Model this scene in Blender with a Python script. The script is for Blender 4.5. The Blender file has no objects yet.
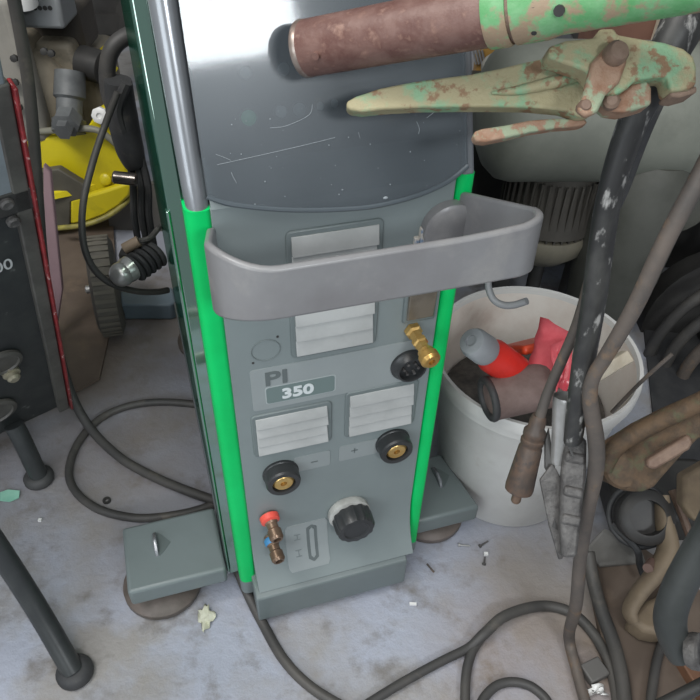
import bpy, bmesh, math, random
from mathutils import Vector as V, Matrix as Mx
random.seed(4)
SC = bpy.context.scene
COL = SC.collection

# ------------------------------------------------------------------ camera
FPX, PITCH, ROLL, CAMH = 723.5, 0.7521, 0.0345, 0.9683
cp, sp = math.cos(PITCH), math.sin(PITCH)
FW = V((0, cp, -sp)); UP0 = V((0, sp, cp)); R0 = V((1, 0, 0))
CR = R0*math.cos(ROLL) + UP0*math.sin(ROLL)
CU = -R0*math.sin(ROLL) + UP0*math.cos(ROLL)
CAM = V((0, 0, CAMH))
cd = bpy.data.cameras.new('camera'); cam = bpy.data.objects.new('camera', cd); COL.objects.link(cam)
cd.sensor_width = 36; cd.lens = FPX/700*36; cd.clip_start = .02
mw = Mx((CR, CU, -FW)).transposed().to_4x4(); mw.translation = CAM
cam.matrix_world = mw; SC.camera = cam

# ------------------------------------------------------------------ world, lights, exposure
wd = bpy.data.worlds.new('world'); SC.world = wd; wd.use_nodes = True
bg = wd.node_tree.nodes['Background']
bg.inputs[0].default_value = (.86, .93, 1, 1); bg.inputs[1].default_value = .30
def area(name, loc, target, sx, sy, power, col):
    l = bpy.data.lights.new(name, 'AREA'); l.shape = 'RECTANGLE'; l.size = sx; l.size_y = sy
    l.energy = power; l.color = col
    o = bpy.data.objects.new(name, l); COL.objects.link(o); o.location = loc
    o.rotation_euler = (V(target)-V(loc)).to_track_quat('-Z', 'Y').to_euler()
    return o
area('window_light', (.80, -1.235, 1.71), (-.09, .56, .76), .48, .25, 15, (.93, .97, 1))
area('overhead_fill', (-.45, -.5, 2.7), (.05, .7, .2), 1.8, 1.4, 35, (1, .985, .97))  # added soft fill from overhead, brightens the floor
area('frontal_fill', (-1.15, -1.45, 1.35), (.15, .7, .25), 1.3, 1.2, 21, (.88, .95, 1))  # added fill from behind left, lifts the bucket and other front faces
area('left_back_fill', (-1.0, .35, 2.1), (-.45, 1.45, .25), .9, .3, 20, (1, .98, .94))  # added fill, brightens the tiller and left background
SC.view_settings.view_transform = 'Standard'; SC.view_settings.look = 'None'
SC.view_settings.exposure = 0.0; SC.view_settings.gamma = 1; SC.view_settings.use_curve_mapping = False

# ------------------------------------------------------------------ pixel -> place
def ray(x, y): return FW + CR*((x-350)/FPX) - CU*((y-350)/FPX)
def D(x, y, d): return CAM + ray(x, y)*d                       # at a distance
def F(x, y, z=0.0):                                            # at a height
    r = ray(x, y); return CAM + r*((z-CAMH)/r.z)
def Y(x, y, yy):                                               # at a world Y
    r = ray(x, y); return CAM + r*(yy/r.y)
def fdist(p): return (p-CAM).dot(FW)

# ------------------------------------------------------------------ materials
def hexl(h):
    h = h.lstrip('#'); o = []
    for i in (0, 2, 4):
        c = int(h[i:i+2], 16)/255
        o.append(c/12.92 if c <= .04045 else ((c+.055)/1.055)**2.4)
    return (*o, 1)
MC = {}
def mat(name, c1, c2=None, scale=8, lo=.4, hi=.62, rough=.55, metal=0, bump=0, bscale=40, c3=None, s3=30, lo3=.55, hi3=.65, coat=0, spec=.5, stretch=None):
    if name in MC: return MC[name]
    m = bpy.data.materials.new(name); m.use_nodes = True; nt = m.node_tree; N = nt.nodes; L = nt.links
    b = N['Principled BSDF']; b.inputs['Roughness'].default_value = rough; b.inputs['Metallic'].default_value = metal
    b.inputs['Coat Weight'].default_value = coat; b.inputs['Specular IOR Level'].default_value = spec
    b.inputs['Base Color'].default_value = hexl(c1)
    tc = N.new('ShaderNodeTexCoord'); vec = tc.outputs['Object']
    if stretch:
        mp = N.new('ShaderNodeMapping'); mp.inputs['Scale'].default_value = stretch; L.new(vec, mp.inputs[0]); vec = mp.outputs[0]
    def noise(s, det=6):
        n = N.new('ShaderNodeTexNoise'); n.inputs['Scale'].default_value = s; n.inputs['Detail'].default_value = det
        n.inputs['Roughness'].default_value = .62; L.new(vec, n.inputs['Vector']); return n.outputs['Fac']
    def step(f, a, c):
        r = N.new('ShaderNodeMapRange'); r.inputs[1].default_value = a; r.inputs[2].default_value = c; L.new(f, r.inputs[0]); return r.outputs[0]
    col = None
    if c2:
        mx = N.new('ShaderNodeMix'); mx.data_type = 'RGBA'; L.new(step(noise(scale), lo, hi), mx.inputs[0])
        mx.inputs[6].default_value = hexl(c1); mx.inputs[7].default_value = hexl(c2); col = mx.outputs[2]
        if c3:
            m2 = N.new('ShaderNodeMix'); m2.data_type = 'RGBA'; L.new(step(noise(s3), lo3, hi3), m2.inputs[0])
            L.new(col, m2.inputs[6]); m2.inputs[7].default_value = hexl(c3); col = m2.outputs[2]
        L.new(col, b.inputs['Base Color'])
    if bump:
        bp = N.new('ShaderNodeBump'); bp.inputs['Strength'].default_value = bump; bp.inputs['Distance'].default_value = .004
        L.new(noise(bscale, 8), bp.inputs['Height']); L.new(bp.outputs[0], b.inputs['Normal'])
    MC[name] = m; return m

FLOOR = mat('painted concrete', '#a4a9b6', '#989592', scale=5, lo=.44, hi=.62, rough=.62, bump=.5, bscale=80, c3='#77736f', s3=22, lo3=.53, hi3=.76, spec=.4)
def dirt(m, spots):
    nt = m.node_tree; N = nt.nodes; L = nt.links; b = N['Principled BSDF']; col = b.inputs['Base Color'].links[0].from_socket
    geo = N.new('ShaderNodeNewGeometry'); nz = N.new('ShaderNodeTexNoise'); nz.inputs['Scale'].default_value = 9; nz.inputs['Detail'].default_value = 8
    L.new(geo.outputs['Position'], nz.inputs['Vector'])
    for x, y, r, c, a in spots:
        d = N.new('ShaderNodeVectorMath'); d.operation = 'DISTANCE'; d.inputs[1].default_value = (x, y, 0); L.new(geo.outputs['Position'], d.inputs[0])
        mr = N.new('ShaderNodeMapRange'); mr.inputs[1].default_value = r; mr.inputs[2].default_value = r*.15; L.new(d.outputs['Value'], mr.inputs[0])
        mu = N.new('ShaderNodeMath'); mu.operation = 'MULTIPLY'; L.new(mr.outputs[0], mu.inputs[0]); L.new(nz.outputs['Fac'], mu.inputs[1])
        mv = N.new('ShaderNodeMath'); mv.operation = 'MULTIPLY'; mv.use_clamp = True; L.new(mu.outputs[0], mv.inputs[0]); mv.inputs[1].default_value = a
        mx = N.new('ShaderNodeMix'); mx.data_type = 'RGBA'; L.new(mv.outputs[0], mx.inputs[0]); L.new(col, mx.inputs[6]); mx.inputs[7].default_value = hexl(c); col = mx.outputs[2]
    L.new(col, b.inputs['Base Color'])
# trodden dirt: lower right by the board, inside the cable loop, under the tiller
dirt(FLOOR, [(*F(575, 655)[:2], .24, '#8a7663', 1.5), (*F(560, 575)[:2], .16, '#8a8580', 1.3), (*F(150, 480)[:2], .22, '#857a70', .9), (*F(60, 400)[:2], .32, '#75695f', 1.1), (*F(60, 500)[:2], .2, '#85807f', .6), (*F(90, 330)[:2], .4, '#6f645b', 1.5)])
GREY = mat('grey enamel', '#818b8b', '#7b8484', scale=5, rough=.42)
GREYD = mat('grey enamel step', '#717b7b', '#6a7373', scale=5, rough=.4)
PLATE = mat('pale grey print', '#949b9b', '#8e9595', scale=9, rough=.5)
LOUV = mat('pale louvre plastic', '#b4b6b4', '#a5a7a5', scale=14, rough=.55)
GREEN = mat('bright green plastic', '#00c868', '#00b85c', scale=6, rough=.45, spec=.25)
def lacquer():
    m = bpy.data.materials.new('dark green gloss'); m.use_nodes = True; nt = m.node_tree; N = nt.nodes; L = nt.links
    N.clear(); out = N.new('ShaderNodeOutputMaterial'); d = N.new('ShaderNodeBsdfDiffuse'); g = N.new('ShaderNodeBsdfGlossy')
    d.inputs[0].default_value = hexl('#174838'); g.inputs[0].default_value = (.52, .64, .57, 1); g.inputs['Roughness'].default_value = .06
    mx = N.new('ShaderNodeMixShader'); mx.inputs[0].default_value = .58
    L.new(d.outputs[0], mx.inputs[1]); L.new(g.outputs[0], mx.inputs[2]); L.new(mx.outputs[0], out.inputs[0]); return m
SIDE = lacquer()
POST = mat('grey hood post', '#8b8e92', '#808387', scale=6, rough=.27, metal=.45, coat=.3)
HANDLE = mat('worn grey handle', '#848485', '#767475', scale=9, lo=.4, hi=.7, rough=.33, c3='#94928f', s3=20, lo3=.56, hi3=.8)
TEXTD = mat('dark grey print', '#626a6a', rough=.5)
TEXTW = mat('white print', '#d4dada', rough=.5)
PLD = mat('slate plate', '#6d7d7b', rough=.45)
BLACKP = mat('black plastic', '#2b2d2e', '#343536', scale=20, rough=.38)
BLACKR = mat('black rubber', '#333436', '#444444', scale=14, rough=.6, c3='#57534d', s3=40, lo3=.6, hi3=.8)
CABLE = mat('dusty black cable', '#403f3e', '#524f4b', scale=9, lo=.42, hi=.66, rough=.55, c3='#69635a', s3=22, lo3=.6, hi3=.8)
BRASS = mat('brass', '#d9b878', '#c09a58', scale=30, rough=.35, metal=.75)
COUPL = mat('brown coupling', '#8b7463', '#75604f', scale=40, rough=.35, metal=.6)
RED = mat('red ring', '#e2574a', rough=.5)
BLUE = mat('blue ring', '#3f7fae', rough=.5)
RIMW = mat('off white plastic ring', '#b9bab5', '#9d9d98', scale=30, rough=.5)
SWITCH = mat('brown rocker', '#70685c', '#5e574d', scale=30, rough=.25)
STEEL = mat('bright steel', '#bfbfbd', '#a3a3a1', scale=18, rough=.28, metal=.6)
STEELD = mat('dull grey steel', '#646260', '#464443', scale=60, rough=.5, metal=.2, bump=.6, bscale=90)
CASTER = mat('brown caster', '#6c625c', '#575049', scale=22, rough=.5)
RUSTT = mat('rust brown tube', '#745850', '#5f4039', scale=55, lo=.40, hi=.60, rough=.5, c3='#87695d', s3=110, lo3=.55, hi3=.72, bump=.2, bscale=120)
PIPEG = mat('chipped green pipe paint', '#58975f', '#74a577', scale=40, rough=.5, c3='#948069', s3=50, lo3=.49, hi3=.57, bump=.2, bscale=90)
PLIER = mat('chipped pale green paint', '#9a9272', '#7c9f7d', scale=34, lo=.49, hi=.60, rough=.6, c3='#84694f', s3=75, lo3=.53, hi3=.60, bump=.5, bscale=110)
PLIERR = mat('rust pink steel', '#957a66', '#87654f', scale=80, rough=.65, c3='#8a957c', s3=60, lo3=.55, hi3=.61, bump=.5, bscale=100)
RUSTB = mat('pale brown steel', '#857060', '#6f5a4d', scale=30, rough=.6, bump=.4, bscale=90)
SHEATH = mat('dusty black sleeve', '#2e2e2e', '#434341', scale=40, lo=.42, hi=.65, rough=.5, c3='#a3a29f', s3=75, lo3=.57, hi3=.68, stretch=(1, 1, .5))
HOSEB = mat('grey brown hose', '#504b47', '#625952', scale=22, rough=.6, c3='#74614f', s3=40, lo3=.56, hi3=.68)
PLUG = mat('brown plug', '#463d37', '#5d4a3d', scale=45, rough=.5, c3='#3d3835', s3=60, lo3=.52, hi3=.64)
BUCKET = mat('white bucket plastic', '#dcdbd7', '#d0ceca', scale=9, rough=.42, c3='#b9b2a8', s3=16, lo3=.6, hi3=.85)
BUCKIN = mat('stained bucket lining', '#efe8df', '#e0d3c8', scale=9, rough=.5, c3='#c4a99d', s3=9, lo3=.58, hi3=.85)
CAPG = mat('grey bottle cap', '#a4a7aa', '#979a9d', scale=20, rough=.45)
REDB = mat('red plastic', '#e8372c', '#d22d25', scale=10, rough=.35)
ORANGE = mat('orange red plastic', '#e0502e', rough=.4)
CRIM = mat('crimson film', '#de6a70', '#cc4a54', scale=14, rough=.25)
RAGM = mat('brown cloth disc', '#83706a', '#73605a', scale=26, rough=.85, bump=.3, bscale=150)
DARKM = mat('dark greasy metal', '#3b3a38', '#2e2d2c', scale=14, rough=.5)
CREAM = mat('cream scrap', '#d3cab8', '#b5a994', scale=22, rough=.7)
TANK = mat('dusty grey green tank', '#83867c', '#777a71', scale=9, rough=.55, c3='#6b6d64', s3=14, lo3=.55, hi3=.8)
MOTOR = mat('dusty motor casting', '#45423d', '#4e4b45', scale=16, rough=.6)
MOTORC = mat('dusty cream end bell', '#7b7667', '#69655a', scale=12, rough=.6)
LUMP = mat('dusty grey casting', '#555650', '#484943', scale=9, rough=.6)
YELLOW = mat('yellow enamel', '#dccb1e', '#cfbe22', scale=8, rough=.38, c3='#8e8428', s3=9, lo3=.62, hi3=.85)
BEIGE = mat('oily beige casting', '#9c9280', '#857d6e', scale=12, rough=.6, c3='#5f5a50', s3=20, lo3=.55, hi3=.75)
GREYC = mat('oily grey casting', '#6a6d6e', '#595b5c', scale=18, rough=.5)
TYRE = mat('dusty tyre', '#5b5852', '#6c675e', scale=18, rough=.8)
BLUEG = mat('blue grey enamel', '#71808a', '#64727b', scale=8, rough=.45)
PINK = mat('mauve sheet', '#8d747a', '#806a70', scale=6, rough=.6)
BOXBLK = mat('black crackle paint', '#26292a', '#303332', scale=30, rough=.5, c3='#5b5d5b', s3=60, lo3=.66, hi3=.74)
FRAME = mat('worn grey frame', '#55544f', '#43413e', scale=20, rough=.5)
REDT = mat('red trim', '#8a2a2d', '#6a2023', scale=60, rough=.3, c3='#c9a9a4', s3=90, lo3=.61, hi3=.66)
PANELG = mat('grey blue panel', '#7c8489', '#70787d', scale=9, rough=.5)
BROWNM = mat('brown dusty sheet', '#6a5d52', '#5a4e45', scale=8, rough=.7, c3='#7d6c5b', s3=12, lo3=.56, hi3=.8)
RUSTG = mat('rusty green bracket', '#64503c', '#4c3f32', scale=60, rough=.7, c3='#565c43', s3=34, lo3=.54, hi3=.66, bump=.5, bscale=60)
BEND = mat('tan dusty steel', '#7d6e5a', '#635648', scale=12, rough=.65)
TURQ = mat('turquoise paper', '#9fd6c0', '#8cc9b2', scale=20, rough=.7)
PAPER = mat('cream paper', '#cfd0be', '#b5b79f', scale=40, rough=.8)
WALLM = mat('grey plaster', '#8c8b88', '#7f7d79', scale=4, rough=.8)
OCHRE = mat('ochre wood', '#b08a46', '#96733c', scale=9, rough=.6)
BRICK = mat('red brown box', '#7c5a4c', '#6c4d41', scale=9, rough=.7)
WHITEP = mat('white plastic', '#e4e4e2', rough=.4)

def glass_mat():
    m = bpy.data.materials.new('smoked scratched cover'); m.use_nodes = True; nt = m.node_tree; N = nt.nodes; L = nt.links
    N.clear(); out = N.new('ShaderNodeOutputMaterial')
    tr = N.new('ShaderNodeBsdfTransparent'); tr.inputs[0].default_value = (.60, .65, .67, 1)
    df = N.new('ShaderNodeBsdfDiffuse')
    tc = N.new('ShaderNodeTexCoord'); n = N.new('ShaderNodeTexNoise'); n.inputs['Scale'].default_value = 12; n.inputs['Detail'].default_value = 8
    L.new(tc.outputs['Object'], n.inputs['Vector'])
    mx = N.new('ShaderNodeMix'); mx.data_type = 'RGBA'; L.new(n.outputs['Fac'], mx.inputs[0])
    mx.inputs[6].default_value = hexl('#545c62'); mx.inputs[7].default_value = hexl('#747c82'); L.new(mx.outputs[2], df.inputs[0])
    gl = N.new('ShaderNodeBsdfGlossy'); gl.inputs['Roughness'].default_value = .07
    g2 = N.new('ShaderNodeBsdfGlossy'); g2.inputs['Roughness'].default_value = .30
    gm = N.new('ShaderNodeMixShader'); gm.inputs[0].default_value = .5; L.new(gl.outputs[0], gm.inputs[1]); L.new(g2.outputs[0], gm.inputs[2])
    a = N.new('ShaderNodeMixShader'); a.inputs[0].default_value = .42; L.new(tr.outputs[0], a.inputs[1]); L.new(df.outputs[0], a.inputs[2])
    fr = N.new('ShaderNodeFresnel'); fr.inputs[0].default_value = 1.6
    b = N.new('ShaderNodeMixShader'); L.new(fr.outputs[0], b.inputs[0]); L.new(a.outputs[0], b.inputs[1]); L.new(gm.outputs[0], b.inputs[2])
    L.new(b.outputs[0], out.inputs[0]); return m
COVER = glass_mat()

# ------------------------------------------------------------------ mesh builder
def frame_of(axis):
    a = axis.normalized(); h = V((0, 0, 1)) if abs(a.z) < .9 else V((1, 0, 0))
    x = h.cross(a).normalized(); return x, a.cross(x), a
class B:
    def __init__(s): s.v = []; s.f = []
    def add(s, vs, fs):
        k = len(s.v); s.v += [V(p) for p in vs]; s.f += [[i+k for i in q] for q in fs]; return s
    def box(s, c, d, ax=None):
        c = V(c); ax = ax or (V((1, 0, 0)), V((0, 1, 0)), V((0, 0, 1)))
        vs = [c+ax[0]*(d[0]/2*i)+ax[1]*(d[1]/2*j)+ax[2]*(d[2]/2*k) for i in (-1, 1) for j in (-1, 1) for k in (-1, 1)]
        return s.add(vs, [(0, 1, 3, 2), (4, 6, 7, 5), (0, 4, 5, 1), (2, 3, 7, 6), (0, 2, 6, 4), (1, 5, 7, 3)])
    def bx(s, x0, x1, y0, y1, z0, z1): return s.box(((x0+x1)/2, (y0+y1)/2, (z0+z1)/2), (x1-x0, y1-y0, z1-z0))
    def lathe(s, prof, o, axis, n=28, cap=True):
        o = V(o); x, y, a = frame_of(V(axis)); vs = []; fs = []
        for r, h in prof:
            for k in range(n):
                t = 2*math.pi*k/n; vs.append(o+a*h+(x*math.cos(t)+y*math.sin(t))*r)
        for i in range(len(prof)-1):
            for k in range(n):
                fs.append((i*n+k, i*n+(k+1) % n, (i+1)*n+(k+1) % n, (i+1)*n+k))
        if cap:
            fs.append(tuple(range(n-1, -1, -1))); m = (len(prof)-1)*n; fs.append(tuple(range(m, m+n)))
        return s.add(vs, fs)
    def cyl(s, p0, p1, r0, r1=None, n=20):
        p0, p1 = V(p0), V(p1); return s.lathe([(r0, 0), (r0 if r1 is None else r1, (p1-p0).length)], p0, p1-p0, n)
    def tube(s, pts, r, n=10, sub=6, flat=1.0, closed=False):
        pts = [V(p) for p in pts]; R = r if isinstance(r, (list, tuple)) else [r]*len(pts); P = []; RR = []
        m = len(pts); seg = m if closed else m-1
        for i in range(seg):
            g = (lambda q: pts[q % m]) if closed else (lambda q: pts[max(0, min(m-1, q))])
            p0, p1, p2, p3 = g(i-1), g(i), g(i+1), g(i+2)
            for j in range(sub):
                t = j/sub; P.append(.5*((2*p1)+(p2-p0)*t+(2*p0-5*p1+4*p2-p3)*t*t+(3*p1-p0-3*p2+p3)*t**3))
                RR.append(R[i]*(1-t)+R[(i+1) % m]*t)
        if not closed: P.append(pts[-1]); RR.append(R[-1])
        T = [((P[(i+1) % len(P)]-P[i-1]) if closed else (P[min(i+1, len(P)-1)]-P[max(i-1, 0)])).normalized() for i in range(len(P))]
        x, y, _ = frame_of(T[0]); vs = []; fs = []
        for i, p in enumerate(P):
            x = (x-T[i]*x.dot(T[i])).normalized(); y = T[i].cross(x)
            for k in range(n):
                t = 2*math.pi*k/n; vs.append(p+(x*math.cos(t)*flat+y*math.sin(t))*RR[i])
        for i in range(len(P)-1+(1 if closed else 0)):
            j = (i+1) % len(P)
            for k in range(n): fs.append((i*n+k, i*n+(k+1) % n, j*n+(k+1) % n, j*n+k))
        if not closed:
            fs.append(tuple(range(n-1, -1, -1))); q = (len(P)-1)*n; fs.append(tuple(range(q, q+n)))
        return s.add(vs, fs)
    def prism(s, poly, ext):                       # poly: 3D points, ext: vector
        n = len(poly); e = V(ext); vs = [V(p) for p in poly]+[V(p)+e for p in poly]
        fs = [tuple(range(n-1, -1, -1)), tuple(range(n, 2*n))]+[(i, (i+1) % n, n+(i+1) % n, n+i) for i in range(n)]
        return s.add(vs, fs)
    def ball(s, c, r, n=14, sc=(1, 1, 1)):
        pr = [(max(1e-4, math.sin(math.pi*i/n)), -math.cos(math.pi*i/n)) for i in range(n+1)]
        b = B().lathe(pr, (0, 0, 0), (0, 0, 1), n*2)
        return s.add([V(c)+V((p.x*r*sc[0], p.y*r*sc[1], p.z*r*sc[2])) for p in b.v], b.f)
    def strip(s, path, hd, t):                     # ribbon: path of (foot, outward, height), up direction, thickness t
        vs = []; fs = []
        for p, o, h in path:
            p = V(p); o = V(o).normalized(); h = hd*h
            vs += [p, p+h, p+h-o*t, p-o*t]
        for i in range(len(path)-1):
            for k in range(4): fs.append((i*4+k, i*4+(k+1) % 4, i*4+4+(k+1) % 4, i*4+4+k))
        m = (len(path)-1)*4; fs += [(3, 2, 1, 0), (m, m+1, m+2, m+3)]
        return s.add(vs, fs)
    def sheet(s, poly, up):                         # paper like piece, own thickness
        return s.prism(poly, up)

MAT = {}
def world(o): return MAT.get(o.name, Mx())
def thing(name, label, cat, loc=(0, 0, 0), rotz=0, group=None):
    o = bpy.data.objects.new(name, None); COL.objects.link(o); o.location = loc; o.rotation_euler = (0, 0, rotz)
    o.empty_display_size = .05
    o['label'] = label; o['category'] = cat
    if group: o['group'] = group
    MAT[o.name] = Mx.Translation(V(loc)) @ Mx.Rotation(rotz, 4, 'Z'); return o
def obj(name, b, m, parent=None, label=None, bev=0, local=False, smooth=40, seg=2, loc=None):
    me = bpy.data.meshes.new(name); o = bpy.data.objects.new(name, me); COL.objects.link(o)
    vs = b.v
    if parent is not None:
        o.parent = parent; W = world(parent); MAT[o.name] = W
        if not local: I = W.inverted(); vs = [I @ p for p in vs]
    else:
        lo = V([min(p[i] for p in vs) for i in range(3)]); hi = V([max(p[i] for p in vs) for i in range(3)])
        c = V(loc) if loc else V(((lo.x+hi.x)/2, (lo.y+hi.y)/2, lo.z)); o.location = c; MAT[o.name] = Mx.Translation(c); vs = [p-c for p in vs]
    me.from_pydata([tuple(p) for p in vs], [], b.f); me.materials.append(m)
    bm = bmesh.new(); bm.from_mesh(me); bmesh.ops.recalc_face_normals(bm, faces=bm.faces); bm.to_mesh(me); bm.free()
    for p in me.polygons: p.use_smooth = True
    me.set_sharp_from_angle(angle=math.radians(smooth))
    if bev:
        md = o.modifiers.new('bevel', 'BEVEL'); md.width = bev; md.segments = seg; md.limit_method = 'ANGLE'; md.angle_limit = math.radians(35)
    if label: o['label'] = label
    return o
def single(name, b, m, label, cat, group=None, **k):
    o = obj(name, b, m, **k); o['label'] = label; o['category'] = cat
    if group: o['group'] = group
    return o
def struct(name, b, m):
    o = obj(name, b, m); o['kind'] = 'structure'; return o
def text_mesh(txt, size, ox, oz, yv, depth, bold=0, xs=1.0):   # letters in the local X-Z plane facing -Y
    cu = bpy.data.curves.new('t', 'FONT'); cu.body = txt; cu.size = size; cu.extrude = depth; cu.offset = bold; cu.resolution_u = 4
    to = bpy.data.objects.new('t', cu); COL.objects.link(to)
    me = bpy.data.meshes.new_from_object(to.evaluated_get(bpy.context.evaluated_depsgraph_get()))
    b = B(); b.add([V((ox+v.co.x*xs, yv-v.co.z, oz+v.co.y)) for v in me.vertices], [list(p.vertices) for p in me.polygons])
    bpy.data.objects.remove(to); bpy.data.curves.remove(cu); bpy.data.meshes.remove(me); return b

# ------------------------------------------------------------------ setting
struct('floor', B().bx(-3.2, 3.4, -.6, 4.0, -.06, 0), FLOOR)
struct('wall_back', B().bx(-3.2, 3.4, 4.0, 4.1, -.06, 2.6), WALLM)
struct('wall_right', B().bx(3.4, 3.5, -.6, 4.1, -.06, 2.6), WALLM)
struct('wall_left', B().bx(-3.3, -3.2, -.6, 4.1, -.06, 2.6), WALLM)

# ------------------------------------------------------------------ the welding machine (local: x right, y back, z up)
YAW = .3184
AX = V((math.cos(YAW), math.sin(YAW), 0)); AY = V((-math.sin(YAW), math.cos(YAW), 0)); A0 = V((-.1343, .4984, 0))
def LW(u, v, z): return A0+AX*u+AY*v+V((0, 0, z))
wm = thing('welding_machine', 'grey and green upright welding machine marked PI 350 with bow handle in front', 'welder', A0, YAW)
def part(name, b, m, label=None, parent=wm, **k): return obj(name, b, m, parent, label, local=True, **k)
TL = math.radians(22); ST, CT = math.sin(TL), math.cos(TL)
def H(u, s, off=0): return V((u, s*ST-off*CT, .648+s*CT+off*ST))     # on the leaning hood
part('body', B().bx(.003, .247, .012, .62, .075, .655), GREYD, bev=.004)
# front panel, curving forward at its foot
b = B(); prof = [(0, .648), (0, .11), (-.003, .098), (-.010, .088), (-.022, .0795), (-.03, .074), (-.033, .068)]
b.add([V((u, v, z)) for v, z in prof for u in (.017, .235)], [(2*i, 2*i+1, 2*i+3, 2*i+2) for i in range(len(prof)-1)])
fp = part('front_panel', B().prism([V((.0175, v, z)) for v, z in [(.012, .648), (0, .648), (0, .160), (-.0022, .138), (-.0065, .118), (-.013, .101), (-.021, .088), (-.03, .077), (.012, .077)]], (.2175, 0, 0)), GREY, bev=.001)
part('base_step', B().prism([V((.012, v, z)) for v, z in [(-.012, .0775), (-.030, .0765), (-.036, .072), (-.036, .016), (-.032, .012), (.05, .012), (.05, .0775)]], (.212, 0, 0)), GREYD, bev=.002)
def surf(z):
    P_ = [(.077, -.03), (.088, -.021), (.101, -.013), (.118, -.0065), (.138, -.0022), (.160, 0), (.7, 0)]
    for (z0, v0), (z1, v1) in zip(P_, P_[1:]):
        if z0 <= z <= z1: return v0+(v1-v0)*(z-z0)/(z1-z0)
    return -.03
def patch(u0, u1, z0, z1, off, rc=.003):                 # thin print following the panel's foot
    n = 14; rows = []; b = B(); vs = []; fs = []
    for i in range(n+1):
        z = z0+(z1-z0)*i/n; e = min(z-z0, z1-z); ins = rc-math.sqrt(max(0, rc*rc-(rc-min(e, rc))**2))
        vs += [V((u0+ins, surf(z)-off, z)), V((u1-ins, surf(z)-off, z)), V((u1-ins, surf(z)+.001, z)), V((u0+ins, surf(z)+.001, z))]
    for i in range(n):
        for k in range(4): fs.append((i*4+k, i*4+(k+1) % 4, i*4+4+(k+1) % 4, i*4+4+k))
    fs += [(3, 2, 1, 0), (4*n, 4*n+1, 4*n+2, 4*n+3)]
    return b.add(vs, fs)
# corner strips
def strip_b(u0, u1, z0, z1):
    r = .009; pts = []
    for (cu_, cv, a0) in ((u0+r, -.002+r, 180), (u1-r*.5, -.002+r*.5, 270)):
        rr = r if a0 == 180 else r*.5
        for k in range(5):
            t = math.radians(a0+90*k/4); pts.append(V((cu_+rr*math.cos(t), cv+rr*math.sin(t), z0)))
    pts += [V((u1, .022, z0)), V((u0, .022, z0))]
    return B().prism(pts, (0, 0, z1-z0))
part('corner_strip', strip_b(-.003, .018, .064, .648), GREEN, smooth=50)
part('corner_strip', strip_b(.2355, .2525, .056, .6485), GREEN, smooth=50)
part('strip_foot', strip_b(-.003, .0185, .035, .064), GREYD); part('strip_foot', strip_b(.235, .253, .036, .056), GREYD)
# sides, leaning with the hood above
sp_ = [(.018, .062), (.018, .648), (.026+.36*ST, .648+.36*CT), (.60, .648+.36*CT), (.62, .95), (.62, .062)]
part('side_panel', B().prism([V((-.0155, v, z)) for v, z in sp_], (.0155, 0, 0)), SIDE, 'glossy dark green side panel', bev=.003)
part('side_panel', B().prism([V((.249, v, z)) for v, z in sp_], (.006, 0, 0)), SIDE, 'glossy dark green side panel', bev=.003)
part('seam_trim', B().bx(-.0170, -.014, .017, .024, .07, .64), SIDE, bev=.001)
part('seam_trim', B().prism([V((-.018, .02, .060)), V((-.018, .62, .060)), V((-.018, .62, .068)), V((-.018, .02, .068))], (.005, 0, 0)), POST, bev=.001)
# hood
hd = part('hood', B().prism([V((.006, v, z)) for v, z in [(.014, .648), (.014+.36*ST, .648+.36*CT), (.6, .648+.36*CT), (.61, .648)]], (.238, 0, 0)), GREYD, bev=.003)
part('hood_face', B().add([H(.0185, -.001, .001), H(.2365, -.001, .001), H(.2365, .04, .001), H(.0185, .04, .001), H(.0185, .002, -.012), H(.2365, .002, -.012), H(.2365, .04, -.012), H(.0185, .04, -.012)],
     [(0, 1, 2, 3), (7, 6, 5, 4), (0, 4, 5, 1), (1, 5, 6, 2), (2, 6, 7, 3), (3, 7, 4, 0)]), GREY)
b = B(); b.lathe([(.0092, -.001), (.0096, .004), (.0102, .02), (.0135, .35)], H(.0085, 0, -.008), (0, ST, CT), 24)
part('hood_post', b, POST, 'shiny grey round post')
b = B(); b.prism([H(.2395, -.002, .002), H(.2515, -.002, .002), H(.2515, .35, .002), H(.2395, .35, .002)], H(0, 0, -.016)-H(0, 0, 0))
part('hood_post', b, POST, 'slim grey post', bev=.003)
ctl = part('control_panel', B().prism([H(.02, .035, .002), H(.2395, .035, .002), H(.2395, .35, .002), H(.02, .35, .002)], H(0, 0, -.01)-H(0, 0, 0)), mat('dark control panel', '#363c40', '#3e4549', scale=12, rough=.5))
for u, s, r, c in [(.058, .067, .0075, '#7cc4a4'), (.084, .069, .006, '#8c9498'), (.099, .069, .0065, '#8c9498'), (.116, .070, .004, '#8a9296'), (.128, .071, .004, '#8a9296'), (.06, .10, .006, '#9aa2a6'), (.09, .10, .006, '#9aa2a6')]:
    part('indicator', B().lathe([(r, 0), (r, .003), (r*.7, .0045)], H(u, s, .002), H(0, 0, 1)-H(0, 0, 0), 18), mat('lamp '+c, c, rough=.4), parent=ctl)
edge = [(.0165, .0115), (.03, .0045), (.049, -.001), (.073, -.0065), (.098, -.0105), (.125, -.0135), (.151, -.0150), (.175, -.0135), (.196, -.0105), (.215, -.0055), (.228, 0), (.2415, .0085)]
gp = edge+[(.2415, .35), (.0205, .35)]
cv = part('cover', B().prism([H(u, s, .0095) for u, s in gp], H(0, 0, -.0035)-H(0, 0, 0)), COVER, 'scratched smoked plastic cover')
eb = B().tube([H(u, s, .0085) for u, s in edge], .0022, n=8, sub=3)
part('cover_edge', eb, mat('dark cover edge', '#50585d', rough=.3), parent=cv)
sc = B()
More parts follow.
